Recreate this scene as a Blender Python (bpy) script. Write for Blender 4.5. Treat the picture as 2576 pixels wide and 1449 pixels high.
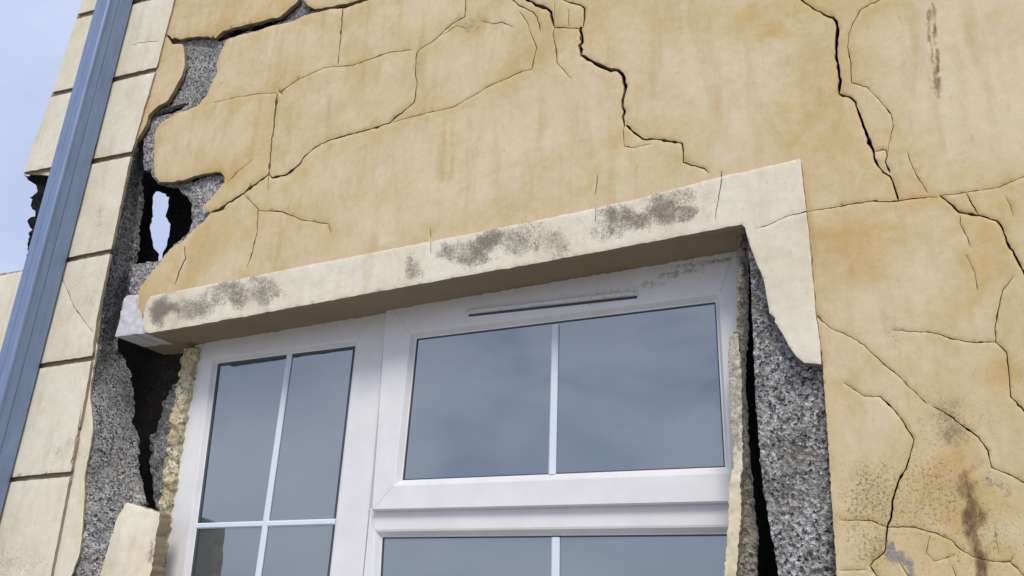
import bpy, math, random
import numpy as np
from mathutils import Matrix, Vector
from mathutils.geometry import delaunay_2d_cdt
random.seed(4); rng = np.random.default_rng(4)
S = bpy.context.scene
for o in list(bpy.data.objects): bpy.data.objects.remove(o)

# ------------------------------------------------------------------ camera
YAW, PITCH, ROLL, FOC = -0.48863784, 0.39261849, 0.04119459, 2232.425
DIST, CAMZ = 2.2, 1.6
cy_, sy_ = math.cos(YAW), math.sin(YAW); cp_, sp_ = math.cos(PITCH), math.sin(PITCH)
cr_, sr_ = math.cos(ROLL), math.sin(ROLL)
FW = np.array([sy_*cp_, cy_*cp_, sp_]); R0 = np.array([cy_, -sy_, 0.0]); U0 = np.cross(R0, FW)
RT = cr_*R0 + sr_*U0; UP = -sr_*R0 + cr_*U0
cam = bpy.data.cameras.new('camera'); co = bpy.data.objects.new('camera', cam)
S.collection.objects.link(co); S.camera = co
co.matrix_world = Matrix(((RT[0], UP[0], -FW[0], 0.0), (RT[1], UP[1], -FW[1], -DIST), (RT[2], UP[2], -FW[2], CAMZ), (0, 0, 0, 1)))
cam.sensor_width = 36; cam.lens = FOC/2576*36; cam.clip_start = 0.05; cam.clip_end = 3000

# ------------------------------------------------------------------ sky and sun
SUN_EL, SUN_AZ = math.radians(48), math.radians(155)      # azimuth from +Y clockwise: behind the camera, to its right
W = bpy.data.worlds.new('World'); S.world = W; W.use_nodes = True
nt = W.node_tree; nt.nodes.clear()
def N(nt, t, **k):
    n = nt.nodes.new(t)
    for a, b in k.items():
        if a == 'ins':
            for i, v in b.items(): n.inputs[i].default_value = v
        else: setattr(n, a, b)
    return n
out = N(nt, 'ShaderNodeOutputWorld'); bg = N(nt, 'ShaderNodeBackground', ins={'Strength': 0.11})
sky = N(nt, 'ShaderNodeTexSky'); sky.sky_type = 'NISHITA'; sky.sun_disc = False
sky.sun_elevation = SUN_EL; sky.sun_rotation = SUN_AZ; sky.dust_density = 1.5
tc = N(nt, 'ShaderNodeTexCoord'); mp = N(nt, 'ShaderNodeMapping', ins={'Scale': (1.0, 1.0, 1.9)})
nz = N(nt, 'ShaderNodeTexNoise', ins={'Scale': 2.3, 'Detail': 7.0, 'Roughness': 0.55, 'Distortion': 0.4})
cr = N(nt, 'ShaderNodeValToRGB'); cr.color_ramp.elements[0].position = 0.34; cr.color_ramp.elements[1].position = 0.72
cr.color_ramp.elements[0].color = (5.3, 6.2, 8.6, 1); cr.color_ramp.elements[1].color = (7.9, 8.5, 10.6, 1)
mx = N(nt, 'ShaderNodeMix', data_type='RGBA'); mx.inputs['B'].default_value = (6.0, 7.4, 10.6, 1)
L = nt.links.new
L(tc.outputs['Generated'], mp.inputs[0]); L(mp.outputs[0], nz.inputs['Vector']); L(nz.outputs['Fac'], cr.inputs[0])
# a darker bank of cloud added behind the camera to darken the glass reflections
sx = N(nt, 'ShaderNodeSeparateXYZ'); L(tc.outputs['Generated'], sx.inputs[0])
def wm(op, a, b, cl=False):
    m_ = N(nt, 'ShaderNodeMath', operation=op, use_clamp=cl)
    for i_, v_ in enumerate((a, b)):
        if isinstance(v_, (int, float)): m_.inputs[i_].default_value = v_
        else: L(v_, m_.inputs[i_])
    return m_.outputs[0]
zr = N(nt, 'ShaderNodeValToRGB'); e_ = zr.color_ramp.elements; e_.new(.5); e_.new(.5)
for q_, (p_, c_) in zip(e_, ((.10, .05), (.36, 1.0), (.55, .8), (.95, 0.0))): q_.position = p_; q_.color = (c_, c_, c_, 1)
L(sx.outputs[2], zr.inputs[0])
n2 = N(nt, 'ShaderNodeTexNoise', ins={'Scale': 4.5, 'Detail': 6.0, 'Roughness': 0.5, 'Distortion': 0.3}); L(mp.outputs[0], n2.inputs['Vector'])
nr = N(nt, 'ShaderNodeValToRGB'); nr.color_ramp.elements[0].position = .36; nr.color_ramp.elements[1].position = .60
nr.color_ramp.elements[0].color = (1, 1, 1, 1); nr.color_ramp.elements[1].color = (.35, .35, .35, 1); L(n2.outputs['Fac'], nr.inputs[0])
bank = wm('MULTIPLY', wm('MULTIPLY', wm('MULTIPLY', sx.outputs[1], -1.5, True), zr.outputs[0]), nr.outputs[0])
lowc = wm('MULTIPLY', wm('MULTIPLY', sx.outputs[1], -1.5, True), wm('SUBTRACT', 1.0, nr.outputs[0], True), True)
mb_ = N(nt, 'ShaderNodeMix', data_type='RGBA'); L(bank, mb_.inputs['Factor']); L(cr.outputs[0], mb_.inputs['A']); mb_.inputs['B'].default_value = (2.2, 3.1, 5.6, 1)
mc_ = N(nt, 'ShaderNodeMix', data_type='RGBA'); L(wm('MULTIPLY', lowc, .55), mc_.inputs['Factor']); L(mb_.outputs['Result'], mc_.inputs['A']); mc_.inputs['B'].default_value = (10.5, 11.2, 12.5, 1)
mx.inputs['Factor'].default_value = .82; L(mc_.outputs['Result'], mx.inputs['B']); L(sky.outputs[0], mx.inputs['A']); L(mx.outputs['Result'], bg.inputs[0]); L(bg.outputs[0], out.inputs[0])
sun = bpy.data.lights.new('sun', 'SUN'); sun.energy = 2.4; sun.angle = math.radians(20); sun.color = (1.0, .95, .87)
so = bpy.data.objects.new('sun', sun); S.collection.objects.link(so)
sd = Vector((math.sin(SUN_AZ)*math.cos(SUN_EL), math.cos(SUN_AZ)*math.cos(SUN_EL), math.sin(SUN_EL)))
so.rotation_euler = sd.to_track_quat('Z', 'Y').to_euler(); so.location = sd*20
S.view_settings.view_transform = 'Standard'; S.view_settings.look = 'None'
S.view_settings.exposure = 0.0; S.view_settings.gamma = 1.0

# ------------------------------------------------------------------ helpers
def un(xy, d):
    """photograph point (2576 x 1449 grid) -> world point on the plane d metres behind the wall face"""
    xy = np.atleast_2d(np.asarray(xy, float)); d = np.broadcast_to(np.asarray(d, float), (len(xy),))
    q = FW*FOC + RT*(xy[:, :1]-1288) - UP*(xy[:, 1:2]-724.5)
    q = q/q[:, 1:2]
    P = q*(DIST+d)[:, None]; P[:, 1] = d; P[:, 2] += CAMZ
    return P
def col(h, *a): return (*h, 1.0)
class Noise:
    """cheap smooth value noise on the plane"""
    def __init__(s, seed): s.g = np.random.default_rng(seed).random((257, 257))*2-1
    def __call__(s, x, y, sc):
        x = np.abs(np.asarray(x)/sc + 37.3) % 256; y = np.abs(np.asarray(y)/sc + 91.7) % 256
        i = x.astype(int); j = y.astype(int); u = x-i; v = y-j; u = u*u*(3-2*u); v = v*v*(3-2*v)
        g = s.g; return (g[i, j]*(1-u)+g[i+1, j]*u)*(1-v)+(g[i, j+1]*(1-u)+g[i+1, j+1]*u)*v
N1, N2, N3 = Noise(1), Noise(2), Noise(3)
def fbm(x, z, sc): return N1(x, z, sc)*.5+N2(x, z, sc*.47)*.3+N3(x, z, sc*.21)*.2
def link(name, me, parent=None):
    o = bpy.data.objects.new(name, me); S.collection.objects.link(o)
    if parent: o.parent = parent
    return o
def inpoly(P, poly):
    x, y = P[:, 0], P[:, 1]; r = np.zeros(len(P), bool); n = len(poly); poly = np.asarray(poly, float)
    for i in range(n):
        x1, y1 = poly[i]; x2, y2 = poly[(i+1) % n]
        if y1 == y2: continue
        c = (y1 > y) != (y2 > y)
        r ^= c & (x < (x2-x1)*(y-y1)/(y2-y1)+x1)
    return r
def refine(poly, step, jit, closed=True, seed=0):
    rg = np.random.default_rng(seed+len(poly)); P = []; n = len(poly)
    for i in range(n if closed else n-1):
        a = np.array(poly[i][:2], float); b = np.array(poly[(i+1) % n][:2], float); l = np.linalg.norm(b-a)
        k = max(1, int(l/step)); t = (b-a)/(l+1e-9); nn = np.array([-t[1], t[0]])
        for j in range(k):
            p = a+(b-a)*j/k
            if j: p = p+nn*rg.normal()*jit
            P.append(p)
    if not closed: P.append(np.array(poly[-1][:2], float))
    return np.array(P)
def ribbon(line, jit=.5, seed=0):
    """crack centre line [(x, y, width)] -> (left points, right points)"""
    rg = np.random.default_rng(seed); C = []; n = len(line)
    for i in range(n-1):
        a = np.array(line[i], float); b = np.array(line[i+1], float); l = np.hypot(*(b-a)[:2])
        k = max(1, int(l/9)); t = (b-a)[:2]/(l+1e-9); nn = np.array([-t[1], t[0]])
        for j in range(k):
            p = a+(b-a)*j/k
            if j: p[:2] += nn*rg.normal()*(jit*(.95+.16*p[2])); p[2] *= rg.uniform(.55, 1.3)*(1.6 if rg.random() < .1 else 1)
            C.append(p)
    C.append(np.array(line[-1], float)); C = np.array(C)
    T = np.gradient(C[:, :2], axis=0); T /= np.linalg.norm(T, axis=1)[:, None]+1e-9
    Nn = np.stack([-T[:, 1], T[:, 0]], 1); w = C[:, 2:3]*.5
    w[0] *= .5; w[-1] *= .35
    return C[:, :2]+Nn*w, C[:, :2]-Nn*w
def mesh_from(name, V, F, mat, parent=None, smooth=True, attrs=None):
    me = bpy.data.meshes.new(name); me.from_pydata([tuple(v) for v in V], [], [tuple(int(i) for i in f) for f in F]); me.update()
    me.materials.append(mat)
    me.polygons.foreach_set('use_smooth', [smooth]*len(me.polygons))
    for k, v in (attrs or {}).items():
        at = me.attributes.new(k, 'FLOAT', 'POINT'); at.data.foreach_set('value', np.asarray(v, dtype=np.float32))
    return link(name, me, parent)
def slab(name, outer, mat, parent, d=0.0, back=.05, holes=(), ribs=(), step=14, ej=.8, es=8, zones=(), disp=None, attrs=None, lim=None, seed=0, cap=False, thick=None):
    """outline from the photograph given its own distance d (number or function) and real thickness"""
    O = refine(outer, es, ej, seed=seed); pts = []; edges = []
    def addloop(P, closed=True):
        s = len(pts); pts.extend([tuple(p) for p in P]); n = len(P)
        for i in range(n if closed else n-1): edges.append((s+i, s+(i+1) % n))
    addloop(O); H = []
    for h in holes:
        h = refine(h, es, ej, seed=seed+3); H.append(h); addloop(h)
    quads = []
    for k, line in enumerate(ribs):
        a, b = ribbon(line, seed=k+seed); addloop(np.vstack([a, b[::-1]]))
        for i in range(len(a)-1): quads.append(np.array([a[i], a[i+1], b[i+1], b[i]]))
    B = np.array(pts)
    x0, y0 = O.min(0); x1, y1 = O.max(0); g = []
    def grid(ax0, ay0, ax1, ay1, st):
        ax0, ay0, ax1, ay1 = max(ax0, x0), max(ay0, y0), min(ax1, x1), min(ay1, y1)
        if ax1 <= ax0 or ay1 <= ay0: return np.zeros((0, 2))
        X, Y = np.meshgrid(np.arange(ax0+st/2, ax1, st), np.arange(ay0+st/2, ay1, st))
        G = np.stack([X.ravel(), Y.ravel()], 1); return G+rng.uniform(-.3, .3, G.shape)*st
    G = grid(x0, y0, x1, y1, 90 if lim else step)
    if lim:
        m = (G[:, 0] > lim[0]) & (G[:, 1] > lim[1]) & (G[:, 0] < lim[2]) & (G[:, 1] < lim[3]); G = np.vstack([G[~m], grid(*lim, step)])
    for (a, b, c, e, st) in zones:
        m = (G[:, 0] > a) & (G[:, 1] > b) & (G[:, 0] < c) & (G[:, 1] < e); G = np.vstack([G[~m], grid(a, b, c, e, st)])
    G = G[inpoly(G, O)]
    # drop grid points that fall on top of outline points
    cell = 2.0; occ = set(map(tuple, np.floor(B/cell).astype(int)))
    gi = np.floor(G/cell).astype(int); keep = np.array([tuple(q) not in occ for q in gi], bool) if len(G) else np.zeros(0, bool)
    G = G[keep]
    allp = [Vector((float(p[0]), float(p[1]))) for p in np.vstack([B, G])]
    v, e, f, *_ = delaunay_2d_cdt(allp, edges, [], 0, 1e-4)
    V = np.array([(p.x, p.y) for p in v]); F = np.array(f)
    C = V[F].mean(1); k = inpoly(C, O)
    for h in H: k &= ~inpoly(C, h)
    if quads:
        idx = np.argsort(C[:, 0]); cx = C[idx, 0]
        for q in quads:
            lo, hi = np.searchsorted(cx, [q[:, 0].min(), q[:, 0].max()]); c = idx[lo:hi]
            if len(c) == 0: continue
            cc = C[c]; mm = (cc[:, 1] >= q[:, 1].min()) & (cc[:, 1] <= q[:, 1].max()); c = c[mm]
            if len(c): k[c[inpoly(C[c], q)]] = False
    F = F[k]; used = np.unique(F); rm = -np.ones(len(V), int); rm[used] = np.arange(len(used)); V = V[used]; F = rm[F]
    D = d(V) if callable(d) else np.full(len(V), float(d))
    P = un(V, D); E = np.vstack([F[:, [0, 1]], F[:, [1, 2]], F[:, [2, 0]]]); Es = np.sort(E, 1)
    _, inv, cnt = np.unique(Es[:, 0].astype(np.int64)*len(V)+Es[:, 1], return_inverse=True, return_counts=True)
    BE = E[cnt[inv.ravel()] == 1]
    bv = np.unique(BE)
    if disp is not None: P[:, 1] += disp(P, V)
    ch = np.zeros(len(P)); ch[bv] = .0012; P[:, 1] += ch
    n = len(P); m2 = -np.ones(n, int); m2[bv] = np.arange(len(bv))
    T0 = P[bv]; T1 = T0.copy(); T1[:, 1] = np.maximum(back, T0[:, 1]+.005) if thick is None else T0[:, 1]+thick
    mid = (T0+T1)/2; mid[:, 0] += rng.normal(size=len(mid))*.0015; mid[:, 2] += rng.normal(size=len(mid))*.0015
    nb = len(bv); SF = []
    for a, b in BE:
        i, j = m2[a], m2[b]
        SF.append((n+i, n+nb+i, n+nb+j, n+j)); SF.append((n+nb+i, n+2*nb+i, n+2*nb+j, n+nb+j))
    if cap:
        # closed back face
        Pb = P.copy(); Pb[:, 1] = back+.0005; n3 = n+3*nb
        VV = np.vstack([P, T0, mid, T1, Pb]); FF = [tuple(t) for t in F]+SF+[tuple(t[::-1]+n3) for t in F]
        vv = np.vstack([V, V[bv], V[bv], V[bv], V])
    else:
        VV = np.vstack([P, T0, mid, T1]); FF = [tuple(t) for t in F]+SF; vv = np.vstack([V, V[bv], V[bv], V[bv]])
    # orientation of the front faces towards the camera
    t = P[F[0]]; nn = np.cross(t[1]-t[0], t[2]-t[0])
    if nn[1] > 0: FF = [tuple(reversed(q)) for q in FF]
    at = attrs(vv, VV) if attrs else {}
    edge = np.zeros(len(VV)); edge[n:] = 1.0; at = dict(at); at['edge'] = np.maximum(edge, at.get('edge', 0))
    return mesh_from(name, VV, FF, mat, parent, True, at)
def segdist(V, lines, pad=400):
    """distance (photo grid units) and width-weighted closeness to a set of polylines"""
    best = np.full(len(V), 1e9)
    for ln in lines:
        ln = np.asarray([p[:2] for p in ln], float)
        for a, b in zip(ln[:-1], ln[1:]):
            ab = b-a; t = np.clip(((V-a)@ab)/(ab@ab+1e-9), 0, 1); dd = np.hypot(*(V-a-t[:, None]*ab).T); best = np.minimum(best, dd)
    return best
def blobs(V, bl):
    r = np.zeros(len(V)); V = V+np.stack([N1(V[:, 0], V[:, 1], 34)*20+N2(V[:, 0], V[:, 1], 13)*8, N3(V[:, 0], V[:, 1], 34)*20+N1(V[:, 1], V[:, 0], 13)*8], 1)
    for (x, y, rx, ry, a, s) in bl:
        ca, sa = math.cos(a), math.sin(a); dx = V[:, 0]-x; dy = V[:, 1]-y
        u = (dx*ca+dy*sa)/rx; w = (-dx*sa+dy*ca)/ry; r = np.maximum(r, s*np.exp(-(u*u+w*w)**1.5))
    return r

# ------------------------------------------------------------------ materials
def newmat(name):
    m = bpy.data.materials.new(name); m.use_nodes = True; t = m.node_tree; t.nodes.clear()
    o = N(t, 'ShaderNodeOutputMaterial'); b = N(t, 'ShaderNodeBsdfPrincipled'); t.links.new(b.outputs[0], o.inputs[0])
    return m, t, b
def noise(t, scale, detail=4, rough=.55, dist=0.0, vec=None, sc=None):
    n = N(t, 'ShaderNodeTexNoise', ins={'Scale': scale, 'Detail': detail, 'Roughness': rough, 'Distortion': dist})
    g = t.nodes.get('geo') or N(t, 'ShaderNodeTexCoord', name='geo')
    if sc:
        mpn = N(t, 'ShaderNodeMapping', ins={'Scale': sc}); t.links.new(g.outputs['Object'], mpn.inputs[0]); t.links.new(mpn.outputs[0], n.inputs['Vector'])
    else: t.links.new(g.outputs['Object'], n.inputs['Vector'])
    return n.outputs['Fac']
def ramp(t, s, stops, lin=True):
    r = N(t, 'ShaderNodeValToRGB'); e = r.color_ramp.elements
    while len(e) < len(stops): e.new(.5)
    for q, (p, c) in zip(e, stops):
        q.position = p; q.color = (c, c, c, 1) if isinstance(c, (int, float)) else (*c, 1)
    t.links.new(s, r.inputs[0]); return r.outputs[0]
def mix(t, f, a, b, mode='MIX'):
    m = N(t, 'ShaderNodeMix', data_type='RGBA', blend_type=mode)
    for k, v in (('Factor', f), ('A', a), ('B', b)):
        if isinstance(v, tuple): m.inputs[k].default_value = (*v, 1) if k != 'Factor' else v
        elif isinstance(v, (int, float)): m.inputs[k].default_value = v
        else: t.links.new(v, m.inputs[k])
    return m.outputs['Result']
def math_(t, op, a, b=0.0, clamp=False):
    m = N(t, 'ShaderNodeMath', operation=op, use_clamp=clamp)
    for i, v in enumerate((a, b)):
        if isinstance(v, (int, float)): m.inputs[i].default_value = v
        else: t.links.new(v, m.inputs[i])
    return m.outputs[0]
def attr(t, name): return N(t, 'ShaderNodeAttribute', attribute_name=name).outputs['Fac']
def bump(t, b, h, st, dist):
    n = N(t, 'ShaderNodeBump', ins={'Strength': st, 'Distance': dist}); t.links.new(h, n.inputs['Height'])
    t.links.new(n.outputs[0], b.inputs['Normal'])

def render_mat(name, pale, ochre, pink, mould=(.11, .098, .088), fine=.35):
    m, t, b = newmat(name); b.inputs['Roughness'].default_value = .9; b.inputs['Specular IOR Level'].default_value = .2
    big = ramp(t, noise(t, 2.6, 5, .6, .6), [(.34, 0.0), (.66, 1.0)])
    c = mix(t, big, pale, pink)
    near = attr(t, 'near'); n2 = noise(t, 7, 6, .65, .8)
    f = math_(t, 'MULTIPLY', near, ramp(t, n2, [(.30, .05), (.62, 1.0)]), True)
    c = mix(t, f, c, ochre)
    bl = ramp(t, noise(t, 1.7, 9, .68, 1.0), [(.47, 0.0), (.66, .6)]); c = mix(t, bl, c, tuple(v*.93 for v in ochre))
    dk = ramp(t, noise(t, 11, 7, .72, 1.0, sc=(1.6, 1, .7)), [(.58, 0.0), (.80, .28)]); c = mix(t, dk, c, (.36, .25, .12))
    vs = ramp(t, noise(t, 5, 5, .6, .2, sc=(3.2, 1, .55)), [(.50, 0.0), (.78, .6)])     # rain streaks
    c = mix(t, vs, c, tuple(v*.86 for v in ochre))
    mt = ramp(t, noise(t, 38, 7, .75), [(.3, .92), (.7, 1.05)]); c = mix(t, 1.0, c, mt, 'MULTIPLY')
    gr = ramp(t, noise(t, 330, 2, .6), [(.3, .95), (.7, 1.04)]); c = mix(t, .8, c, gr, 'MULTIPLY')
    # soot and mould specks, from their own mask
    mo = attr(t, 'mould'); sp = math_(t, 'ADD', math_(t, 'MULTIPLY', noise(t, 140, 5, .8, 1.0), .78), math_(t, 'MULTIPLY', noise(t, 24, 4, .6, 1.0), .22)); s = math_(t, 'ADD', math_(t, 'MULTIPLY', mo, .335), sp)
    mc = mix(t, ramp(t, noise(t, 150, 4, .7), [(.35, 0.0), (.65, 1.0)]), mould, (.33, .28, .22))
    c = mix(t, ramp(t, s, [(.62, 0.0), (.69, .45), (.80, .95)]), c, mc)
    sk = attr(t, 'speck'); s2 = math_(t, 'ADD', math_(t, 'MULTIPLY', sk, .25), noise(t, 150, 5, .78))
    c = mix(t, ramp(t, s2, [(.68, 0.0), (.84, .85)]), c, (.13, .085, .045))
    ru = attr(t, 'rust'); s3 = ramp(t, math_(t, 'ADD', math_(t, 'MULTIPLY', ru, .55), noise(t, 75, 6, .75, .6, sc=(1, 1, .4))), [(.60, 0.0), (.80, .5), (1.05, .95)])
    c = mix(t, s3, c, (.15, .078, .042))
    gp = attr(t, 'grey'); s4 = math_(t, 'ADD', gp, math_(t, 'MULTIPLY', noise(t, 60, 4, .7), .9))
    c = mix(t, ramp(t, s4, [(.84, 0.0), (1.18, .85)]), c, mix(t, ramp(t, noise(t, 240, 4, .7), [(.4, 0.0), (.6, 1.0)]), (.12, .12, .12), (.36, .34, .31)))
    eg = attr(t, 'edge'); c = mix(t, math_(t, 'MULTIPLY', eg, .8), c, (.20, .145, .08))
    t.links.new(c, b.inputs['Base Color'])
    h = math_(t, 'ADD', noise(t, 28, 6, .62), math_(t, 'MULTIPLY', noise(t, 420, 3, .6), fine)); bump(t, b, h, .30, .004)
    return m
M_wall = render_mat('ochre_render', (.68, .58, .395), (.56, .39, .15), (.69, .56, .38))
M_cream = render_mat('cream_render', (.78, .73, .59), (.68, .58, .38), (.775, .72, .59))

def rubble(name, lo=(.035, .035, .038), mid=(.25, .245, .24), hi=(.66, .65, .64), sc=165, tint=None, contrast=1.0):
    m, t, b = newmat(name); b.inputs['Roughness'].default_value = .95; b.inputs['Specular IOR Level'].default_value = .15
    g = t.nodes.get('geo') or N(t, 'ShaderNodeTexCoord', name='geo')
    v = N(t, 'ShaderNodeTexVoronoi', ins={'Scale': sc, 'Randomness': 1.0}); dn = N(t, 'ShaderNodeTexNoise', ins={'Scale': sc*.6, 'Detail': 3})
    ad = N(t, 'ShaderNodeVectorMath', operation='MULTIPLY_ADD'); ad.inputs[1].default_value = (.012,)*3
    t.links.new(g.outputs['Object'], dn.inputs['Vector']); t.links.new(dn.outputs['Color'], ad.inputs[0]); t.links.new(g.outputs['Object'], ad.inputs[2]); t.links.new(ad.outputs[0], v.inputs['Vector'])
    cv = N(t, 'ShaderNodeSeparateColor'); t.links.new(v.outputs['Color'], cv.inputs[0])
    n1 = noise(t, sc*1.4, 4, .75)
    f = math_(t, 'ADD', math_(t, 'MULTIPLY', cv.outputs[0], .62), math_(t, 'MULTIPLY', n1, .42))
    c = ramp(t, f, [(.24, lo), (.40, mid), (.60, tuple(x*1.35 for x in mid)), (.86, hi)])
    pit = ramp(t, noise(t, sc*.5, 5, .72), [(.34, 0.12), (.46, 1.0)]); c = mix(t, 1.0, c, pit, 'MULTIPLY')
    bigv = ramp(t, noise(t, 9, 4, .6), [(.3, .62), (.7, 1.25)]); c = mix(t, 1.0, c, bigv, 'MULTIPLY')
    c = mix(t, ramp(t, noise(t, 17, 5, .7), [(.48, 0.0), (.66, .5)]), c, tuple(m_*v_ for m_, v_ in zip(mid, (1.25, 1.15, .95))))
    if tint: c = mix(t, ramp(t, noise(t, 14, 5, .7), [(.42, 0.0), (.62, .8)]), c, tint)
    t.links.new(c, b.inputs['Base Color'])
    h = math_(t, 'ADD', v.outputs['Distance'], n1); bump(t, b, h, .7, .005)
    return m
M_rub = rubble('grey_rubble_concrete')
M_rub_dark = rubble('dark_shaded_masonry', (.003, .003, .003), (.009, .008, .008), (.028, .026, .025), 90, (.012, .008, .007))  # cavity shade put into a near-black colour; also the dark broken quoin stone
M_mortar = rubble('yellow_mortar', (.22, .19, .12), (.56, .51, .36), (.8, .77, .62), 110, (.52, .42, .22))

M_grey = rubble('grey_beige_mortar', (.08, .075, .07), (.26, .24, .21), (.5, .48, .43), 120, (.30, .26, .19))

def simple(name, c, rough=.4, spec=.5, metal=0, var=.12, vs=30, dirt=None):
    m, t, b = newmat(name); b.inputs['Roughness'].default_value = rough; b.inputs['Specular IOR Level'].default_value = spec; b.inputs['Metallic'].default_value = metal
    f = ramp(t, noise(t, vs, 5, .65), [(.3, 1-var), (.7, 1.0)]); k = mix(t, 1.0, c, f, 'MULTIPLY')
    if dirt:
        a = attr(t, 'mould'); s = math_(t, 'ADD', math_(t, 'MULTIPLY', a, .5), noise(t, 60, 6, .75)); k = mix(t, ramp(t, s, [(.68, 0.0), (.9, .85)]), k, dirt)
    t.links.new(k, b.inputs['Base Color']); bump(t, b, noise(t, vs*4, 3), .05, .002)
    return m
M_pvc = simple('white_pvc', (.80, .79, .78), .35, .4, var=.10, vs=9, dirt=(.2, .17, .11))
M_bar = simple('white_bar', (.72, .78, .86), .4, .4, var=.04)
M_gasket_shadow = simple('black_gasket_and_shadow', (.06, .07, .085), .6)
M_joint = simple('joint_grime', (.55, .54, .53), .6)
M_pale = simple('pale_cast_concrete', (.70, .68, .70), .9, .2, var=.3, vs=40)
def pipe_mat():
    m, t, b = newmat('blue_painted_metal'); b.inputs['Roughness'].default_value = .5; b.inputs['Metallic'].default_value = .25
    f = ramp(t, noise(t, 6, 5, .6, sc=(6, 6, 1)), [(.3, .86), (.7, 1.08)]); c = mix(t, 1.0, (.205, .275, .42), f, 'MULTIPLY')
    c = mix(t, ramp(t, noise(t, 40, 5, .7), [(.6, 0.0), (.8, .35)]), c, (.2, .24, .3))
    t.links.new(c, b.inputs['Base Color']); return m
M_pipe = pipe_mat()
def glass_mat():
    m, t, b = newmat('window_glass'); b.inputs['Base Color'].default_value = (.07, .086, .092, 1)
    b.inputs['Roughness'].default_value = .02; b.inputs['IOR'].default_value = 3.3; b.inputs['Specular Tint'].default_value = (.93, .96, .98, 1)
    bump(t, b, noise(t, 3.0, 2), .06, .02)
    return m
M_glass = glass_mat()

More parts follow.
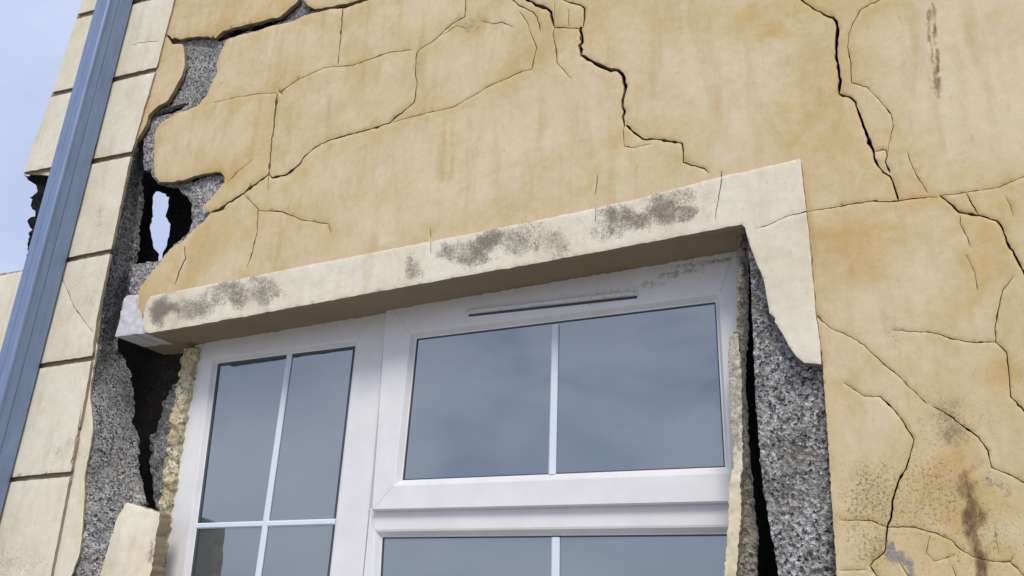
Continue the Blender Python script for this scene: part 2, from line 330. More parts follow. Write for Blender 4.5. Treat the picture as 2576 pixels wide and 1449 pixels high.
# ------------------------------------------------------------------ crack tracing (photo grid: x, y, width)
CR = [
 [(1325,-60,8),(1318,-30,8),(1325,0,8),(1348,12,8),(1375,20,7),(1386,30,7),(1390,50,7),(1395,69,4)],
 [(1395,69,3),(1430,71,2.2),(1461,71,2.5)],
 [(1405,-30,3),(1418,0,3),(1435,7,4),(1461,13,4),(1470,20,4.5),(1470,47,4),(1466,70,5)],
 [(1462,66,10),(1463,97,11),(1461,142,9)],
 [(1461,138,9),(1498,160,9),(1528,173,9),(1555,177,8),(1566,187,9),(1574,217,10),(1571,233,6),(1566,250,7),(1565,267,6),(1571,280,7),(1566,293,6),(1570,319,6)],
 [(1574,313,6),(1595,333,5.5),(1616,348,4.5),(1661,350,4),(1688,355,4),(1715,360,4.5),(1718,377,4),(1718,407,4),(1738,415,3.5),(1771,423,3.5),(1783,434,3)],
 [(1567,318,1.8),(1570,367,1.8),(1588,370,1.5),(1638,361,1)],
 [(1282,-20,3),(1290,0,3),(1305,13,3),(1341,30,3),(1351,43,2),(1360,80,1.2)],
 [(1305,27,1.4),(1325,53,1.6),(1341,97,2),(1350,120,2),(1341,157,1.8),(1338,173,1.8),(1308,182,2),(1288,190,1.8),(1237,213,1.6),(1191,240,1.4),(1137,270,1.6),(1077,283,1.5),(1037,293,1.5),(977,310,1)],
 [(1395,70,1.8),(1391,87,1.8),(1398,117,2),(1401,157,1.8),(1415,173,1.5),(1438,200,1)],
 [(1430,23,1.2),(1431,67,1.5)], [(1395,5,1),(1395,60,1)],
 [(2000,-20,5),(2018,0,5),(2045,20,5),(2072,35,5),(2095,43,7),(2104,53,9),(2107,73,9),(2104,97,8),(2103,120,7),(2104,147,8),(2110,177,7),(2114,200,8),(2110,234,8)],
 [(2110,234,7),(2139,243,6),(2152,255,6),(2162,287,7),(2172,317,7),(2184,347,7),(2195,373,7),(2199,397,5),(2209,417,4.5),(2222,433,5),(2239,443,5),(2249,467,5),(2254,483,5),(2260,505,5)],
 [(2199,380,2),(2229,377,3),(2232,390,3),(2227,407,3),(2239,435,4)],
 [(2240,-15,1.6),(2209,0,1.8),(2165,23,2),(2149,50,1.8),(2135,83,1.8),(2132,117,1.8),(2139,150,1.8),(2140,173,2),(2142,207,2),(2179,217,2),(2209,247,2),(2242,287,2),(2247,317,1.8),(2240,350,1.5),(2232,383,1.5)],
 [(2282,383,1.0),(2292,410,1.4),(2305,440,2),(2335,487,2)],
 [(2030,531,1.8),(2072,525,2),(2145,513,2.6),(2185,506,2.6),(2239,508,2.2),(2260,505,3),(2289,500,3),(2362,494,2.2)],
 [(2362,492,1.5),(2399,488,1.5),(2445,480,1.5),(2515,470,1.8),(2542,457,1.8),(2576,443,1.8),(2640,425,1.5)],
 [(2362,490,3),(2395,515,5),(2412,533,4.5),(2465,541,4.5),(2509,556,4.5),(2522,573,5),(2532,606,5),(2552,640,5.5),(2576,683,6.5),(2610,750,5)],
 [(2432,486,2.5),(2445,513,3),(2462,538,3)], [(2529,493,1.4),(2542,516,1.4),(2549,546,1.2)],
 [(2415,540,1.8),(2415,563,1.6),(2432,593,1.6),(2442,623,1.2)], [(2429,640,1.2),(2452,683,1.6),(2459,730,1.2)],
 [(2549,697,1.2),(2522,730,2.2),(2512,776,2.4),(2504,816,2.4),(2505,860,2.8),(2532,886,2.8),(2537,926,2.8),(2540,966,2.8),(2542,996,3.8),(2576,1033,4.5),(2620,1075,4)],
 [(2249,831,1),(2299,833,1.6),(2345,836,2),(2399,853,2.4),(2449,861,2.4),(2505,860,2.2)],
 [(2052,793,2.5),(2092,826,1.8),(2139,846,1.8),(2172,866,1.8),(2199,893,2),(2232,923,2.2),(2262,946,2.2),(2279,966,1.8),(2299,983,1.8),(2332,1016,1.5)],
 [(2342,1019,1.5),(2382,1041,3.2),(2419,1069,3.2),(2462,1099,3.2),(2485,1133,3.2),(2495,1176,2.8),(2529,1189,2.4),(2580,1215,2.4),(2630,1240,2)],
 [(2122,962,1.4),(2175,996,2.2),(2215,998,2.6),(2242,1023,3),(2269,1056,3),(2285,1083,3),(2299,1106,2.6),(2289,1146,2.6),(2279,1179,4),(2262,1206,4.2),(2245,1259,5.5),(2242,1299,5.5),(2232,1326,4.4),(2229,1359,4),(2225,1389,3.2),(2199,1409,2.6),(2189,1423,2.2),(2205,1449,2.2),(2225,1500,2)],
 [(2110,1308,1.4),(2192,1309,2),(2232,1326,2.2),(2299,1326,2.2),(2359,1343,2.8),(2399,1363,2.4),(2412,1379,2.6),(2445,1399,1.7),(2499,1413,1.8),(2542,1413,2.2),(2549,1396,1.6)],
 [(2542,1413,2.2),(2580,1452,2.2),(2620,1490,2)], [(2502,1329,1.2),(2512,1393,1.2)], [(2110,1434,1.4),(2182,1433,1.4)], [(2262,1413,1.8),(2285,1449,2.2),(2300,1490,2)],
 [(2340,1345,1.2),(2330,1390,1.5),(2350,1412,1.4),(2392,1400,1.2)], [(2395,1425,2),(2405,1449,2),(2410,1480,2)],
 [(1171,-40,2.5),(1171,0,2.5),(1169,43,2.6),(1137,60,2),(1094,100,2),(1057,123,2),(1049,133,2.4),(1044,187,2.4),(1049,207,2.2),(1041,257,2.4),(1011,283,3.2),(977,310,3.2),(927,325,3),(871,340,3),(824,353,3),(791,370,3),(764,393,3.2),(754,410,4),(717,440,4.6),(684,447,4),(676,437,4)],
 [(700,226,5),(710,236,6)], [(697,236,3.8),(691,287,3.8),(681,367,3.2),(676,437,4),(644,463,4.6),(590,499,5.5),(550,527,7),(529,533,8)],
 [(704,233,3),(744,203,1.6),(777,188,1.5),(817,170,1.6),(851,167,1.8),(891,163,2.2),(927,150,1.7),(977,133,1.6),(1037,125,1.4)],
 [(533,260,1),(590,245,1.2),(644,236,1.5),(697,233,1.5)],
 [(864,16,3),(862,27,2.6),(857,100,2.3),(849,165,2)], [(676,440,2),(674,483,1.5)],
 [(612,488,1.4),(632,508,1.8),(650,527,2.2),(645,590,2.2),(630,650,2.2),(620,675,1.8)],
 [(651,529,2.2),(711,533,2.4),(757,553,2.2),(827,563,1.6),(832,590,1)],
 [(463,620,1.8),(467,650,2.4),(450,683,2.4),(440,716,2.2)], [(570,460,1.2),(600,430,1.2),(637,400,1.4)],
 [(1503,440,1.4),(1497,490,1.8)], [(1815,430,2.4),(1812,455,2.4)], [(1082,575,1.6),(1084,600,1.6)],
 [(1210,52,1.2),(1240,60,2),(1262,55,2.4),(1290,68,1.6)], [(1110,90,1),(1150,65,1.2),(1175,72,1.4)],
 [(1270,-330,5),(1285,-240,6),(1262,-170,6),(1310,-110,8),(1325,-60,8)], [(1850,-300,3),(1905,-200,4),(1950,-90,5),(2000,-20,5)], [(2610,750,5),(2660,860,4),(2655,960,4),(2740,1080,3),(2850,1150,2)], [(2640,425,1.5),(2760,400,2),(2900,410,1.5)], [(2620,1075,4),(2700,1180,3),(2790,1230,2)], [(766,-80,14),(770,-170,10),(820,-260,8),(815,-360,5)],
 [(418,86,4),(430,100,7),(460,98,6)], [(556,212,3),(559,209,3)],
]
GAP = [(427,101),(457,97),(473,92),(520,90),(540,95),(557,123),(543,160),(545,180),(533,207),(520,240),(500,263),(473,277),(443,285),(420,300),(397,317),(390,333),(388,367),(387,407),(388,440),(400,457),(430,458),(467,450),(507,437),(540,431),(553,432),(563,443),(563,458),(547,477),(527,502),(507,519),(515,527),(529,534),(513,555),(488,574),(471,594),(460,605),(435,621),(413,644),(396,666),(374,694),(354,719),(348,733),(349,760),(120,760),(150,600),(300,383),(346,350),(367,313),(373,290),(393,270),(423,250),(440,220),(457,187),(463,157),(462,133),(457,110),(430,110)]
CRA = [(530,88),(540,95),(560,77),(587,68),(644,56),(704,40),(744,7),(751,-4),(757,-80),(768,-80),(764,0),(774,13),(791,22),(827,17),(861,10),(911,-2),(960,-14),(960,-11),(917,3),(877,17),(867,21),(831,22),(791,32),(761,40),(734,53),(704,60),(687,63),(644,79),(600,88),(567,100),(557,125),(545,130)]

# ------------------------------------------------------------------ ground
m, t, b = newmat('pavement_asphalt'); b.inputs['Roughness'].default_value = .9
t.links.new(ramp(t, noise(t, 3, 8, .7), [(.3, (.2, .19, .17)), (.7, (.32, .30, .27))]), b.inputs['Base Color'])
gr = mesh_from('ground', [(-600, -600, 0), (600, -600, 0), (600, 600, 0), (-600, 600, 0)], [(0, 1, 2, 3)], m, None, False); gr['kind'] = 'structure'

# ------------------------------------------------------------------ the house
house = bpy.data.objects.new('house', None); S.collection.objects.link(house); house.location = (0, 0, 0)
house['label'] = 'cracked yellow rendered house with a white window, split open at its left corner'; house['category'] = 'house'

near_lines = [c for c in CR if max(p[2] for p in c) > 1.3]+[GAP[:45], CRA[:20]]
def wall_attrs(V, P):
    W_ = V; d1 = segdist(W_, near_lines); x, z = P[:, 0], P[:, 2]
    # distance in metres is smaller to the right, where the wall is near
    near = np.exp(-(d1/70))*.95*(.8+.45*fbm(x, z, .12))
    near = np.maximum(near, blobs(V, [(2150, 620, 150, 140, 0, .8), (2040, 330, 120, 190, 0, .75), (1950, 60, 110, 70, 0, .95), (900, 490, 260, 60, -.2, .5), (2060, 1000, 90, 300, 0, .5), (2400, 1250, 260, 260, 0, .8), (2300, 420, 330, 70, 0, .65), (1560, 330, 40, 200, 0, .5), (600, 600, 170, 60, -.3, .75), (2540, 60, 60, 60, 0, .5), (1140, 370, 22, 80, 0, .55), (2500, 600, 90, 200, 0, .8), (1500, 480, 400, 40, -.18, .4), (1230, 60, 120, 60, 0, .5), (1360, 130, 90, 90, 0, .6)]))
    near = np.clip(near+fbm(x, z, .25)*.25, 0, 1)
    mould = blobs(V, [(1175, 55, 40, 32, 0, .55), (2390, 1060, 70, 60, .5, .55), (2250, 850, 40, 40, 0, .35), (420, 20, 22, 60, 0, .5), (2030, 600, 8, 10, 0, .9), (2505, 1215, 22, 50, -.4, .55), (1245, 60, 40, 14, 0, .4), (2060, 270, 30, 70, 0, .2)])
    speck = blobs(V, [(2190, 1250, 110, 120, 0, .9), (2330, 1250, 170, 160, 0, .75), (2470, 1350, 140, 150, 0, .7), (2200, 1380, 80, 80, 0, .9), (2400, 1060, 160, 100, 0, .55), (2180, 950, 200, 130, 0, .4), (2540, 900, 120, 200, 0, .4), (1480, 130, 80, 100, 0, .3), (900, 60, 200, 100, 0, .15), (2230, 440, 60, 60, 0, .45)])
    rust = np.maximum(blobs(V, [(2444, 1285, 26, 125, -.06, .85), (2462, 1440, 22, 130, -.05, .9), (2425, 1215, 30, 60, 0, .35), (2405, 1100, 30, 60, 0, .3)]), 0)
    st = np.minimum(segdist(V, [[(2336, 25), (2334, 60), (2340, 110), (2350, 170), (2358, 235)]])*1.0, segdist(V, [[(2347, 10), (2352, 70), (2357, 130), (2362, 190), (2362, 245)]]))
    rust = np.maximum(rust, np.exp(-(st/5.0)**2)*.72)
    st2 = segdist(V, [[(1118, 300), (1115, 380), (1112, 450)], [(1140, 300), (1138, 400), (1132, 450)]]); near = np.maximum(near, np.exp(-(st2/7)**2)*.95)
    near[(x < -3.02) & (z > 3.0)] = .8
    grey = blobs(V, [(2245, 1400, 30, 50, -.3, .62), (2290, 1425, 30, 50, -.4, .62), (2330, 1400, 70, 60, 0, .36)])
    return dict(near=near, mould=mould, speck=speck, rust=rust, grey=grey)
MAJ = [c for c in CR if max(p[2] for p in c) > 3.9]
def wall_disp(P, V):
    x, z = P[:, 0], P[:, 2]; r = fbm(x, z, .30)*.004+fbm(x, z, .07)*.0012
    dm = segdist(V, MAJ+[GAP[:45], CRA]); r += .0012*np.exp(-(dm/4.0)**2)
    # the plaster to the left of the staircase crack has moved a few millimetres forward
    return r
skin = [(700,-900),(3900,-900),(3900,3400),(2230,3400),(2140,1950),(2105,1449),(2092,1260),(2082,1100),(2070,930),(2066,880),(1990,840),(1885,555),(1600,600),(1000,700),(600,770),(372,812),(345,770),(346,745),(200,745),(330,383),(392,177),(437,0)]
wall = slab('rendered_wall', skin, M_wall, house, d=0.0, back=.018, holes=[GAP, CRA], ribs=CR, step=8, ej=.7, es=9, lim=(300, -40, 2620, 1500), disp=wall_disp, attrs=wall_attrs)
wall['label'] = 'ochre yellow render with stepped cracks'

core = [(700,-900),(3900,-900),(3900,3400),(2060,3400),(1985,1700),(1958,1449),(1945,1366),(1932,1299),(1918,1216),(1908,1100),(1898,966),(1895,850),(1888,700),(1880,600),(1872,570),(1600,612),(1000,715),(600,790),(372,830),(330,800),(322,750),(328,700),(334,668),(371,658),(400,656),(404,655),(440,615),(470,590),(482,558),(482,513),(471,494),(457,485),(446,469),(396,463),(384,446),(381,424),(362,428),(360,380),(364,330),(340,300),(230,250),(437,0)]
slot = [[(530,92,6),(553,98,14),(575,86,14),(605,76,14),(650,66,16),(700,50,13),(722,38,9)], [(385,294,9),(410,284,14),(440,274,14),(475,262,7)], [(745,10,8),(757,-10,10),(762,-80,10)], [(780,24,8),(830,18,6)],[(395,462,4),(470,452,9),(545,436,6),(557,440,5)]]
def core_d(V):
    d = np.full(len(V), .030)
    d += np.where(V[:, 0] > 1700, -.004+.016*np.clip((V[:, 1]-900)/500, 0, 1), 0)
    d += np.where((V[:, 0] < 420) & (V[:, 1] > 620), -.008, 0)
    return d
def rub_disp(a, s=.02):
    return lambda P, V: (fbm(P[:, 0], P[:, 2], s)+.7*fbm(P[:, 0]+5, P[:, 2], s*2.6))*a
masonry = slab('exposed_masonry', core, M_rub, house, d=core_d, thick=.022, ribs=slot+[[(x, y, w+3) for x, y, w in c] for c in CR if max(p[2] for p in c) > 5.4 and c[0][0] > 1000], step=60, ej=1.2, es=9, lim=(300, -40, 2620, 1500),
    zones=[(300,60,600,760,3.5),(540,0,800,120,6),(1870,560,2125,1500,4.2)], disp=rub_disp(.007, .012), seed=9)
masonry['label'] = 'coarse grey blockwork where the render has fallen off'

# inner wall at the back of the cavity, coloured near black for its shade, with the hole through which the sky shows
HOLE = [(390.5,480),(407,485),(427,495),(421,524),(415.5,544),(429,563),(425,594),(415.5,624),(408,635),(406,668),(394,668),(397,638),(385,624),(378,594),(375,563),(381,535),(382,502),(384,488)]
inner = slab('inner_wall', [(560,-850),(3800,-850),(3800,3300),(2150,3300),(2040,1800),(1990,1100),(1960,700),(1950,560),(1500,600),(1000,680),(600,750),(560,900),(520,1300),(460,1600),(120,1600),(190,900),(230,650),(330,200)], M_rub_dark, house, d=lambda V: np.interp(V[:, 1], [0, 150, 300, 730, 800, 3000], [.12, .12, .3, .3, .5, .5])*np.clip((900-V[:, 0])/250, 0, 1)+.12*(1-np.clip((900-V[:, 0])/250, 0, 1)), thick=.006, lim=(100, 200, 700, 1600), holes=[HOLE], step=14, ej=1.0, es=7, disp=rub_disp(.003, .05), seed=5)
inner['label'] = 'inner leaf coloured near black as cavity shade, with a ragged hole showing the sky'

# ---- broken pier beside the quoins
PLf = [(366,300),(346,345),(332,383),(322,430),(308,500),(297,560),(283,610),(271,645),(262,700),(255,760),(247,830),(239,900),(226,966),(228,1010),(232,1050),(233,1080),(225,1130),(213,1190),(211,1260),(207,1330),(200,1390),(178,1449),(150,1540),(120,1640)]
PRt = [(368,330),(356,380),(353,427),(347,452),(353,485),(348,530),(341,574),(339,613),(335,649),(332,668),(325,700),(312,745),(300,800),(288,850),(285,880),(305,905),(317,933),(323,966),(327,1009),(322,1056),(340,1099),(337,1153),(347,1206),(353,1240),(365,1268),(340,1276),(315,1272),(308,1300),(290,1330),(275,1370),(262,1420),(252,1449),(225,1540),(195,1640)]
pl = np.array(PLf, float); pr = np.array(PRt, float); pr = pr[np.argsort(pr[:, 1])]
def pier_d(V):
    l = np.interp(V[:, 1], pl[:, 1], pl[:, 0]); r = np.interp(V[:, 1], [300, 450, 650, 745, 850, 950, 1240, 1300, 1640], [368, 352, 334, 314, 300, 322, 350, 345, 290]); t = np.clip((V[:, 0]-l)/np.maximum(r-l, 8), 0, 1)
    k = np.interp(V[:, 1], [300, 700, 900, 1300, 1500], [.08, .14, .22, .16, .10])
    return .012+k*t**1.15
pier = slab('broken_pier', PLf+PRt[::-1], M_rub, house, d=pier_d, thick=.02, step=4.0, ej=1.2, es=7, disp=rub_disp(.011, .016), seed=11)
pier['label'] = 'rough grey concrete core of the split corner'

# ---- quoins
def line(pts):
    p = np.array(pts, float); return lambda x: np.interp(x, p[:, 0], p[:, 1])
QL = [(270,-200),(207,0),(194,40),(130,237),(57,437),(-25,690),(-105,950),(-190,1225),(-290,1560)]
QR = [(487,-200),(440,0),(392,177),(332,383),(278,640),(245,800),(232,900),(214,1010),(195,1100),(179,1190),(150,1340),(128,1449),(105,1560)]
ql = np.array(QL, float); qr = np.array(QR, float)
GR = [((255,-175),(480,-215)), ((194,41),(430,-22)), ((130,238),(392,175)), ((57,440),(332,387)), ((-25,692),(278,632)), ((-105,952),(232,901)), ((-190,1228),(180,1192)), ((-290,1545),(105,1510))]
backing = [tuple(p) for p in QL[:4]]+[(60,437),(128,441),(112,520),(85,600),(72,676),(-25,692)]+[tuple(p) for p in QL[6:]]+[(150,1560),(178,1449),(200,1390),(207,1330),(211,1260),(213,1190),(225,1130),(233,1080),(232,1050),(226,1000),(228,966),(240,900),(247,830),(255,760),(262,700),(271,645),(283,610),(297,560),(308,500),(322,430),(334,383),(366,295),(394,177),(442,0),(489,-200)]
def q_attrs(V, P):
    x, z = P[:, 0], P[:, 2]; near = np.clip(.25+fbm(x, z, .2)*.7, 0, 1)
    near = np.maximum(near, blobs(V, [(60, 1400, 150, 60, 0, .5), (215, 1200, 30, 250, .1, .9)]))
    mould = blobs(V, [(240, 560, 14, 50, .1, .42), (215, 745, 40, 16, -1, .42), (160, 1130, 60, 40, 0, .38), (365, 130, 14, 80, .2, .25), (30, 1420, 120, 60, 0, .35), (120, 300, 8, 80, .3, .2), (230, 700, 50, 90, 0, .25)])
    return dict(near=near, mould=mould, speck=mould*.8, rust=near*0, grey=near*0)
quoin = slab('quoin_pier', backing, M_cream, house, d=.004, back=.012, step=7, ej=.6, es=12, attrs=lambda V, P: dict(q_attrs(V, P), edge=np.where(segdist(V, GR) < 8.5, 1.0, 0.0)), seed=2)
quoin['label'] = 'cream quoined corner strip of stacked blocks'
QS = [[(234,322,3.2),(240,360,2.2),(237,397,2.6)], [(178,1170,2),(196,1080,2.2),(203,1030,1.5)], [(330,112,1),(372,104,1.6),(398,103,1)], [(150,690,1),(185,770,1.6),(235,838,1.2)], [(130,1449,2.5),(148,1370,3),(160,1290,1.2)]]
for k in range(len(GR)-1):
    (a0, a1), (b0, b1) = GR[k], GR[k+1]; gy = 6.6
    def side(arr, y0, y1):
        return [(float(np.interp(y, arr[:, 1], arr[:, 0])), float(y)) for y in np.linspace(y0, y1, 7)]
    Lp = side(ql, a0[1]+gy, b0[1]-gy); Rp = side(qr, a1[1]+gy, b1[1]-gy)
    if k == 3: Lp = [(128, a0[1]-6), (112, 520), (90, 600), (75, b0[1]-26)]
    blk = [(p[0]-2, p[1]) for p in Rp]; poly = Lp+blk[::-1]
    q = slab('quoin_block', poly, M_cream, quoin, d=-.010, back=.0035, ribs=QS if 0 < k < 6 else (), step=13, ej=.45, es=11,
        disp=lambda P, V: fbm(P[:, 0], P[:, 2], .15)*.002, attrs=q_attrs, seed=20+k)
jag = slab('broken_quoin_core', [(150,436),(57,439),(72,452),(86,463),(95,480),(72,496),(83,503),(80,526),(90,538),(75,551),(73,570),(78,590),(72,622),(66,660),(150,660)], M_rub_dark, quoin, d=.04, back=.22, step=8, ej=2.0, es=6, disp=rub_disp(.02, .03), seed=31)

# ---- concrete lintel (its underside is the soffit) and the cream band in front of it
body = [(320,744),(347,744),(373,752),(600,716),(1870,480),(1880,520),(1868,568),(1100,707),(363,839),(290,846),(301,803),(312,752)]
def s_attrs(V, P):
    return dict(near=np.full(len(P), .35), mould=np.zeros(len(P)), speck=np.zeros(len(P)), rust=np.zeros(len(P)), grey=np.zeros(len(P)))
lintel = slab('concrete_lintel', body, M_cream, house, d=.012, back=.26, step=22, ej=.5, es=12, attrs=s_attrs, seed=40)
lintel['label'] = 'deep window lintel seen from below'
stub = slab('lintel_end', [(319,743),(347,742),(371,749),(366,768),(357,792),(359,815),(366,838),(328,842),(289,846),(300,803),(311,752)], M_pale, lintel, d=.004, back=.14, step=6, ej=.8, es=6, disp=rub_disp(.003, .02), seed=41)
band = [(378,745),(620,700),(820,660),(1100,606),(1400,548),(1700,474),(1850,436),(2013,400),(2022,480),(2033,570),(2043,680),(2052,790),(2063,860),(2066,916),(2023,912),(2003,896),(1984,870),(1968,838),(1948,808),(1950,799),(1935,786),(1929,750),(1921,705),(1900,653),(1883,604),(1874,572),(1866,564),(1500,634),(1100,706),(700,780),(376,838),(364,834),(358,814),(361,790),(369,760)]
band[0:8] = [(378,745),(620,697),(820,658),(1100,603),(1400,544),(1600,500),(1810,445),(2013,399)]
def b_attrs(V, P):
    x, z = P[:, 0], P[:, 2]; near = np.clip(.12+fbm(x, z, .3)*.4, 0, 1)
    mb = [(420,780,55,34,-.2,1.1),(500,765,60,36,-.2,.8),(590,740,60,36,-.2,.8),(660,730,50,36,-.2,.75),(700,745,20,12,0,.8),(620,700,60,14,-.2,.4),
          (1035,680,34,34,-.3,.66),(1130,632,32,22,-.2,.82),(1190,640,34,46,-.3,.95),(1225,610,38,36,0,1.0),(1300,610,60,44,-.2,.7),(1395,605,60,40,-.2,.62),(1330,575,60,26,-.2,.45),
          (1550,545,46,46,0,.95),(1600,560,50,40,-.3,.85),(1660,520,60,50,-.2,.9),(1720,490,50,30,-.2,.6),(1725,535,46,16,-.1,.8),(1770,480,40,40,0,.35),(1500,580,40,40,0,.5),(880,650,120,20,-.2,.2)]
    return dict(near=near, mould=blobs(V, mb), speck=blobs(V, mb)*.7, rust=near*0, grey=near*0)
BCR = [[(1816,440,2.8),(1812,470,2.2),(1801,530,1.6),(1798,556,1.2)], [(1499,515,1.5),(1497,560,1.4)], [(1083,600,1.8),(1083,640,1.2)], [(1900,575,1),(1932,566,1.5),(1975,545,1.8),(2034,531,2.2)], [(820,657,2),(900,641,1)]]
bandb = slab('cream_band', band, M_cream, lintel, d=-.014, back=.011, ribs=BCR, step=8, ej=.5, es=14, disp=lambda P, V: fbm(P[:, 0], P[:, 2], .12)*.003, attrs=b_attrs, seed=43)
bandb['label'] = 'cream band with black mould patches'

# ---- right jamb: strip of mortar against the frame, dark split behind it
js = [(1866,570),(1876,600),(1878,650),(1880,700),(1878,760),(1878,850),(1873,900),(1871,966),(1880,1100),(1888,1216),(1898,1299),(1905,1366),(1900,1449),(1890,1600),(1800,1600),(1824,1449),(1830,1366),(1835,1299),(1836,1216),(1848,1166),(1841,1066),(1836,966),(1835,883),(1836,850),(1850,835),(1855,783),(1852,740),(1857,700),(1858,640),(1857,600)]
def js_d(V):
    l = np.interp(V[:, 1], [600, 850, 966, 1166, 1216, 1449], [1858, 1838, 1836, 1848, 1836, 1824]); t = np.clip((V[:, 0]-l)/40, 0, 1)
    return .06+.05*t**2
jamb = slab('jamb_mortar', js, M_grey, house, d=js_d, thick=.02, step=4.5, ej=1.6, es=7, disp=rub_disp(.008, .014), seed=51)
jamb['label'] = 'ragged strip of beige mortar beside the window frame'
jb = slab('jamb_back', [(1840,540),(2000,540),(2080,1500),(2080,1700),(1800,1700),(1820,1400)], M_rub_dark, house, d=.34, back=.36, step=30, seed=52)  # sheet behind the split, its shade put into the colour
jr = slab('jamb_render', [(1838,842),(1856,838),(1862,900),(1866,966),(1866,1066),(1868,1166),(1862,1216),(1864,1299),(1858,1366),(1852,1449),(1842,1600),(1800,1600),(1822,1449),(1828,1366),(1833,1299),(1834,1216),(1845,1166),(1838,1066),(1834,966),(1832,883)], M_cream, house, d=.048, thick=.02, step=7, ej=1.3, es=6, disp=rub_disp(.004, .02),
    attrs=lambda V, P: dict(near=.5+.5*np.clip((V[:, 1]-1200)/60, 0, 1), mould=np.clip((1190-V[:, 1])/80, 0, 1)*.62, speck=np.full(len(P), .35), rust=np.zeros(len(P)), grey=np.clip((1200-V[:, 1])/60, 0, 1)*.42), seed=55)
# ---- left jamb pieces
lm = slab('reveal_mortar', [(462,876),(492,872),(466,1010),(440,1170),(420,1290),(404,1420),(396,1500),(380,1640),(355,1640),(372,1500),(380,1400),(393,1330),(400,1290),(405,1250),(411,1200),(416,1150),(424,1100),(430,1060),(438,1020),(450,960),(452,905)], M_mortar, house, d=.165, back=.45, step=5, ej=2.4, es=7, disp=rub_disp(.016, .02), seed=61)
lm['label'] = 'crumbling yellow mortar along the window frame'
ir = slab('cavity_rubble', [(377,1100),(393,1086),(402,1045),(417,1005),(446,960),(440,1050),(430,1100),(422,1150),(416,1210),(410,1275),(395,1285),(384,1240),(379,1166)], M_rub, house, d=lambda V: .30-.10*np.clip((V[:, 0]-380)/50, 0, 1), back=.5, step=5, ej=1.5, es=7, disp=rub_disp(.02, .03), seed=62)
ch = [(313,1268),(321,1264),(360,1276),(401,1290),(398,1320),(391,1352),(388,1390),(376,1449),(352,1560),(330,1640),(170,1640),(215,1540),(250,1449),(262,1410),(272,1375),(290,1318)]
def ch_attrs(V, P):
    return dict(near=np.clip(.35+fbm(P[:, 0], P[:, 2], .1)*.5, 0, 1), mould=np.zeros(len(P)), speck=blobs(V, [(390,1380,14,60,0,.8)]), rust=blobs(V, [(383,1400,10,50,0,.6)]), grey=np.zeros(len(P)))
chunk = slab('render_chunk', ch, M_cream, house, d=lambda V: .02+.03*np.clip((V[:, 0]-300)/90, 0, 1), thick=.05, step=8, ej=1.0, es=7, disp=lambda P, V: fbm(P[:, 0], P[:, 2], .1)*.004, attrs=ch_attrs, seed=63)
chunk['label'] = 'broken slab of cream render left standing beside the window'

# ------------------------------------------------------------------ window
window = bpy.data.objects.new('window', None); S.collection.objects.link(window); window.parent = house
window['label'] = 'white plastic framed window with blue sky reflections'
DF = .19; ZB = .78
def lineX(a, b, d, z):
    A = un([a], d)[0]; B = un([b], d)[0]; t = (z-A[2])/(B[2]-A[2]); return A[0]+(B[0]-A[0])*t
def ring(name, outer, inner, df, dp, mat, parent, back=.08, lip=.016, ch=.004, dirt=None):
    """mitred frame; outer, inner: world (x, z) corners TL TR BR BL. stepped profile from the outside in"""
    O = np.array(outer, float); I = np.array(inner, float); c = I.mean(0)
    def off(Q, w):   # grow a quad by w metres
        s = np.array([[-1, 1], [1, 1], [1, -1], [-1, -1]], float); return Q+s*w
    loops = [(O, df+back), (O, df+ch), (off(O, -ch), df), (off(I, lip+.006), df), (off(I, lip), df+.002), (off(I, .004), dp-.006), (I, dp-.004), (I, dp+.01)]
    V = []; F = []
    for Q, y in loops: V += [(q[0], y, q[1]) for q in Q]
    for l in range(len(loops)-1):
        for i in range(4): j = (i+1) % 4; F.append((l*4+i, l*4+j, (l+1)*4+j, (l+1)*4+i))
    me = bpy.data.meshes.new(name); me.from_pydata(V, [], F); me.materials.append(mat); me.update()
    import bmesh
    bm = bmesh.new(); bm.from_mesh(me); bmesh.ops.subdivide_edges(bm, edges=bm.edges[:], cuts=14, use_grid_fill=True)
    bmesh.ops.recalc_face_normals(bm, faces=bm.faces); bm.to_mesh(me); bm.free()
    a = me.attributes.new('mould', 'FLOAT', 'POINT')
    P = np.array([v.co[:] for v in me.vertices])
    a.data.foreach_set('value', (dirt(P) if dirt else np.zeros(len(P))).astype(np.float32))
    fr = link(name, me, parent)
    for k in range(4):
        a = off(O, -ch)[k]; b_ = off(I, lip+.006)[k]; t_ = (b_-a)/np.linalg.norm(b_-a); n_ = np.array([-t_[1], t_[0]])*.0007
        mesh_from('mitre_joint', [(q[0], df-.0004, q[1]) for q in (a+n_, a-n_, b_-n_, b_+n_)], [(0, 1, 2, 3)], M_joint, parent, False)
    return fr
def W2(p, d): q = un([p], d)[0]; return (q[0], q[2])
def frame_dirt(P):
    # grime gathered along the head of the frame over and beside the vent
    a, b_ = un([(1500, 755)], DF)[0], un([(1740, 690)], DF)[0]; r = np.zeros(len(P))
    for cx, cz, rx, rz, s in ((a[0], a[2], .22, .03, .5), (b_[0]-.03, b_[2], .10, .014, .7), (b_[0]-.12, b_[2]-.02, .07, .02, .55), (b_[0]+.05, b_[2]+.02, .2, .015, .6)):
        r = np.maximum(r, s*np.exp(-((P[:, 0]-cx)/rx)**2-((P[:, 2]-cz)/rz)**2))
    return r
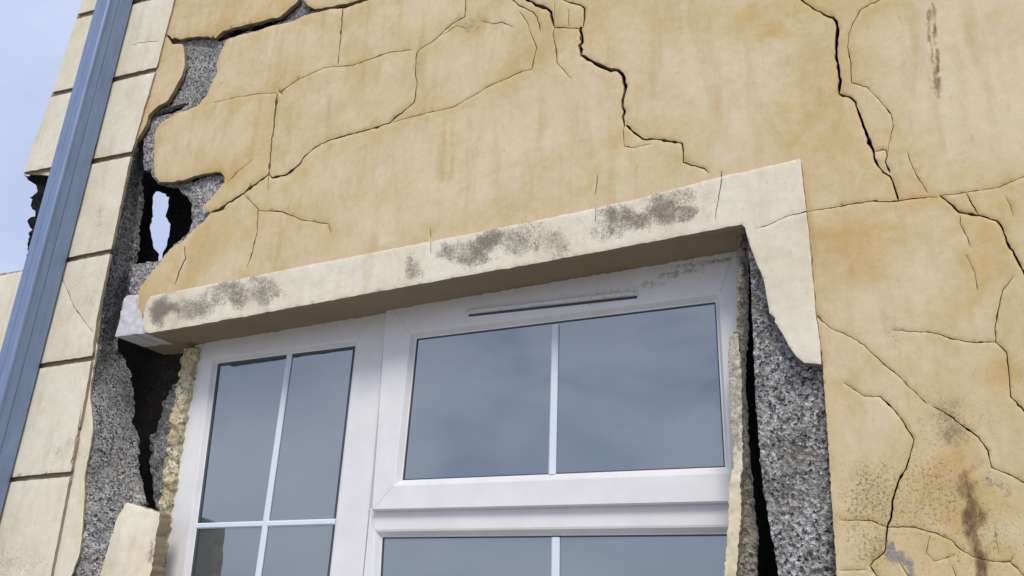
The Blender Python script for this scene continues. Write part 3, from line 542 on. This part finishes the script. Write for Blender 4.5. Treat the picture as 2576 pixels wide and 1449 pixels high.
# outer frame with mullion
fl_t, fl_b = (488, 880), (400, 1449)
zt = un([(1855, 636)], DF)[0][2]+.03
xl_t = lineX(fl_t, fl_b, DF, zt); xl_b = lineX(fl_t, fl_b, DF, ZB)
mu = lambda z: lineX((974, 796), (926, 1288), DF, z)
xr = un([(1862, 700)], DF)[0][0]+.005; xr2 = W2((1872, 1320), DF)[0]; zt_l = un([(488, 868)], DF)[0][2]+.045; zt_m = (zt+zt_l)/2
dpL = DF+.022
gl = [W2((550, 915), dpL), W2((896, 871), dpL)]
glb = [(lineX((896, 871), (831, 1449), dpL, ZB+.07), ZB+.07), (lineX((550, 915), (482, 1449), dpL, ZB+.07), ZB+.07)]
ring('outer_frame', [(xl_t, zt_l), (mu(zt_m)-.001, zt_m), (mu(ZB)-.001, ZB), (xl_b, ZB)], gl+glb, DF, dpL, M_pvc, window, lip=.014, dirt=frame_dirt)
# right half: top hung sash and the lower fixed light
DS = DF-.022; dpS = DS+.024
zs1 = W2((934, 1284), DS)[1]; zs2 = W2((1835, 1264), DS)[1]
in_s = [W2((1050, 853), dpS), W2((1801, 761), dpS), W2((1825, 1176), dpS), W2((1014, 1209), dpS)]
def sash_dirt(P): return frame_dirt(P)
sash = ring('sash', [(mu(zt_m)+.004, zt_m), (xr, zt), (xr2, zs2), (W2((934, 1284), DS)[0], zs1)], in_s, DS, dpS, M_pvc, window, lip=.015, back=.05, dirt=sash_dirt)
sash['label'] = 'top hung opening light'
zf1 = zs1+.01; zf2 = zs2+.01; dpF = DF+.024
in_f = [W2((964, 1352), dpF), W2((1850, 1344), dpF), (xr-.05, ZB+.07), (lineX((964, 1352), (959, 1449), dpF, ZB+.07), ZB+.07)]
in_f[1] = (xr2-.03, in_f[1][1])
ring('lower_frame', [(mu(zf1)+.003, zf1), (xr2+.004, zf2), (xr2+.004, ZB), (mu(ZB)+.003, ZB)], [in_f[0], in_f[1], (xr2-.03, ZB+.07), in_f[3]], DF+.001, dpF, M_pvc, window, lip=.016)
def quad(name, Q, y, mat, parent, th=.006):
    V = [(q[0], y, q[1]) for q in Q]+[(q[0], y+th, q[1]) for q in Q]
    F = [(3, 2, 1, 0), (4, 5, 6, 7), (0, 1, 5, 4), (1, 2, 6, 5), (2, 3, 7, 6), (3, 0, 4, 7)]
    return mesh_from(name, V, F, mat, parent, False)
def grow(Q, w): s = np.array([[-1, 1], [1, 1], [1, -1], [-1, -1]], float); return np.array(Q)+s*w
for Q, y in ((gl+glb, dpL), (in_s, dpS), ([in_f[0], in_f[1], (xr2-.03, ZB+.07), in_f[3]], dpF)):
    quad('pane', grow(Q, .004), y, M_glass, window)
    # thin dark gasket line round the pane
    A = grow(Q, .0); B = grow(Q, -.004 if y != dpL else -.011); V = [(q[0], y-.0035, q[1]) for q in A]+[(q[0], y-.0025, q[1]) for q in B]
    mesh_from('gasket', V, [(i, (i+1) % 4, 4+(i+1) % 4, 4+i) for i in range(4)], M_gasket_shadow, window, False)
def bar(a, b, w, d, name='glazing_bar'):
    A, B = W2(a, d), W2(b, d); A = np.array(A); B = np.array(B); t = (B-A)/np.linalg.norm(B-A); n = np.array([-t[1], t[0]])*w/2
    sec = [(-1, .004), (-.6, 0), (.6, 0), (1, .004), (1, .0075), (-1, .0075)]; V = []
    for P in (A, B):
        for s, y in sec: q = P+n*s; V.append((q[0], d-.008+y, q[1]))
    F = [(i, (i+1) % 6, 6+(i+1) % 6, 6+i) for i in range(6)]+[(0, 1, 2, 3, 4, 5), (6, 7, 8, 9, 10, 11)]
    return mesh_from(name, V, F, M_bar, window, False)
bar((730, 893), (650, 1454), .026, dpL); bar((484, 1324), (846, 1313), .020, dpL+.0005)
bar((1398, 818), (1390, 1194), .024, dpS); 
bA = W2((1399, 1352), dpF); bB = (lineX((1399, 1352), (1398, 1449), dpF, ZB+.07), ZB+.07)
V = []; 
for P in (bA, bB):
    for s, y in [(-.013, .004), (-.008, 0), (.008, 0), (.013, .004), (.013, .0075), (-.013, .0075)]: V.append((P[0]+s, dpF-.008+y, P[1]))
mesh_from('glazing_bar', V, [(i, (i+1) % 6, 6+(i+1) % 6, 6+i) for i in range(6)], M_bar, window, False)
# trickle vent: long hooded slot on the head of the sash
va, vb = W2((1177, 789), DS), W2((1606, 741), DS)
V = []; F = []
prof = [(0, .013), (.010, .012), (.016, .004), (.017, -.004), (.012, -.005), (0, -.004)]
n = 24
for i in range(n+1):
    t_ = i/n; x = va[0]+(vb[0]-va[0])*t_; z = va[1]+(vb[1]-va[1])*t_; k = min(1, min(t_, 1-t_)*n/1.0+.25)
    for y, h in prof: V.append((x, DS-.001-y*k, z+h))
for i in range(n):
    for j in range(5): F.append((i*6+j, i*6+j+1, (i+1)*6+j+1, (i+1)*6+j))
F += [(0, 1, 2, 3, 4, 5), tuple(n*6+j for j in range(6))]
mesh_from('trickle_vent', V, F, M_pvc, window, False, dict(mould=[.3]*len(V)))
quad('vent_shadow', [(va[0]+.004, va[1]-.004), (vb[0]-.004, vb[1]-.004), (vb[0]-.004, vb[1]-.012), (va[0]+.004, va[1]-.012)], DS-.0015, M_gasket_shadow, window, .001)  # flat dark strip painted in as the shadow line under the vent
# window board and the wall under the window
X0 = un([(250, 1449)], 0)[0][0]; 
def box(name, x0, x1, y0, y1, z0, z1, mat, parent):
    V = [(x, y, z) for x in (x0, x1) for y in (y0, y1) for z in (z0, z1)]
    F = [(0, 1, 3, 2), (4, 6, 7, 5), (0, 4, 5, 1), (2, 3, 7, 6), (0, 2, 6, 4), (1, 5, 7, 3)]
    return mesh_from(name, V, F, mat, parent, False)
box('window_sill', X0+.35, xr+.02, -.04, .24, ZB-.07, ZB-.002, M_pale, window)
box('lower_wall', X0-.02, -.31, .004, .3, .02, ZB-.075, M_wall, house)

# ------------------------------------------------------------------ downpipe
YF = -.135
def pl_line(pts, d):
    P = un(pts, d); a, b_ = np.polyfit(P[:, 2], P[:, 0], 1); return lambda z: a*z+b_
fl = pl_line([(245, 0), (110, 483), (65, 616), (7, 883)], YF); fr = pl_line([(280, 0), (138, 483), (100, 650), (22, 966)], YF)
V = []; F = []; ZS = np.linspace(.05, 6.0, 24)
for z in ZS:
    a, b_ = fl(z), fr(z); w = b_-a; y1 = -.022; r = .0035
    sec = [(a, y1), (a, YF+r), (a+r, YF), (a+w*.42, YF), (a+w*.44, YF+.004), (a+w*.48, YF+.004), (a+w*.5, YF), (b_-.016, YF), (b_-.014, YF-.003), (b_-.009, YF-.0065), (b_-.003, YF-.0065), (b_+.002, YF-.003), (b_+.0035, YF+.003), (b_+.002, YF+.009), (b_, YF+.011),
           (b_, YF+.045), (b_-.004, YF+.047), (b_-.004, YF+.052), (b_, YF+.054), (b_, y1)]
    ns = len(sec); V += [(x, y, z) for x, y in sec]
for i in range(len(ZS)-1):
    for j in range(ns): k = (j+1) % ns; F.append((i*ns+j, i*ns+k, (i+1)*ns+k, (i+1)*ns+j))
F += [tuple(range(ns)), tuple((len(ZS)-1)*ns+j for j in range(ns))]
pipe = mesh_from('downpipe', V, F, M_pipe, None, False)
pipe['label'] = 'square blue metal downpipe running up the cream quoined corner'; pipe['category'] = 'downpipe'
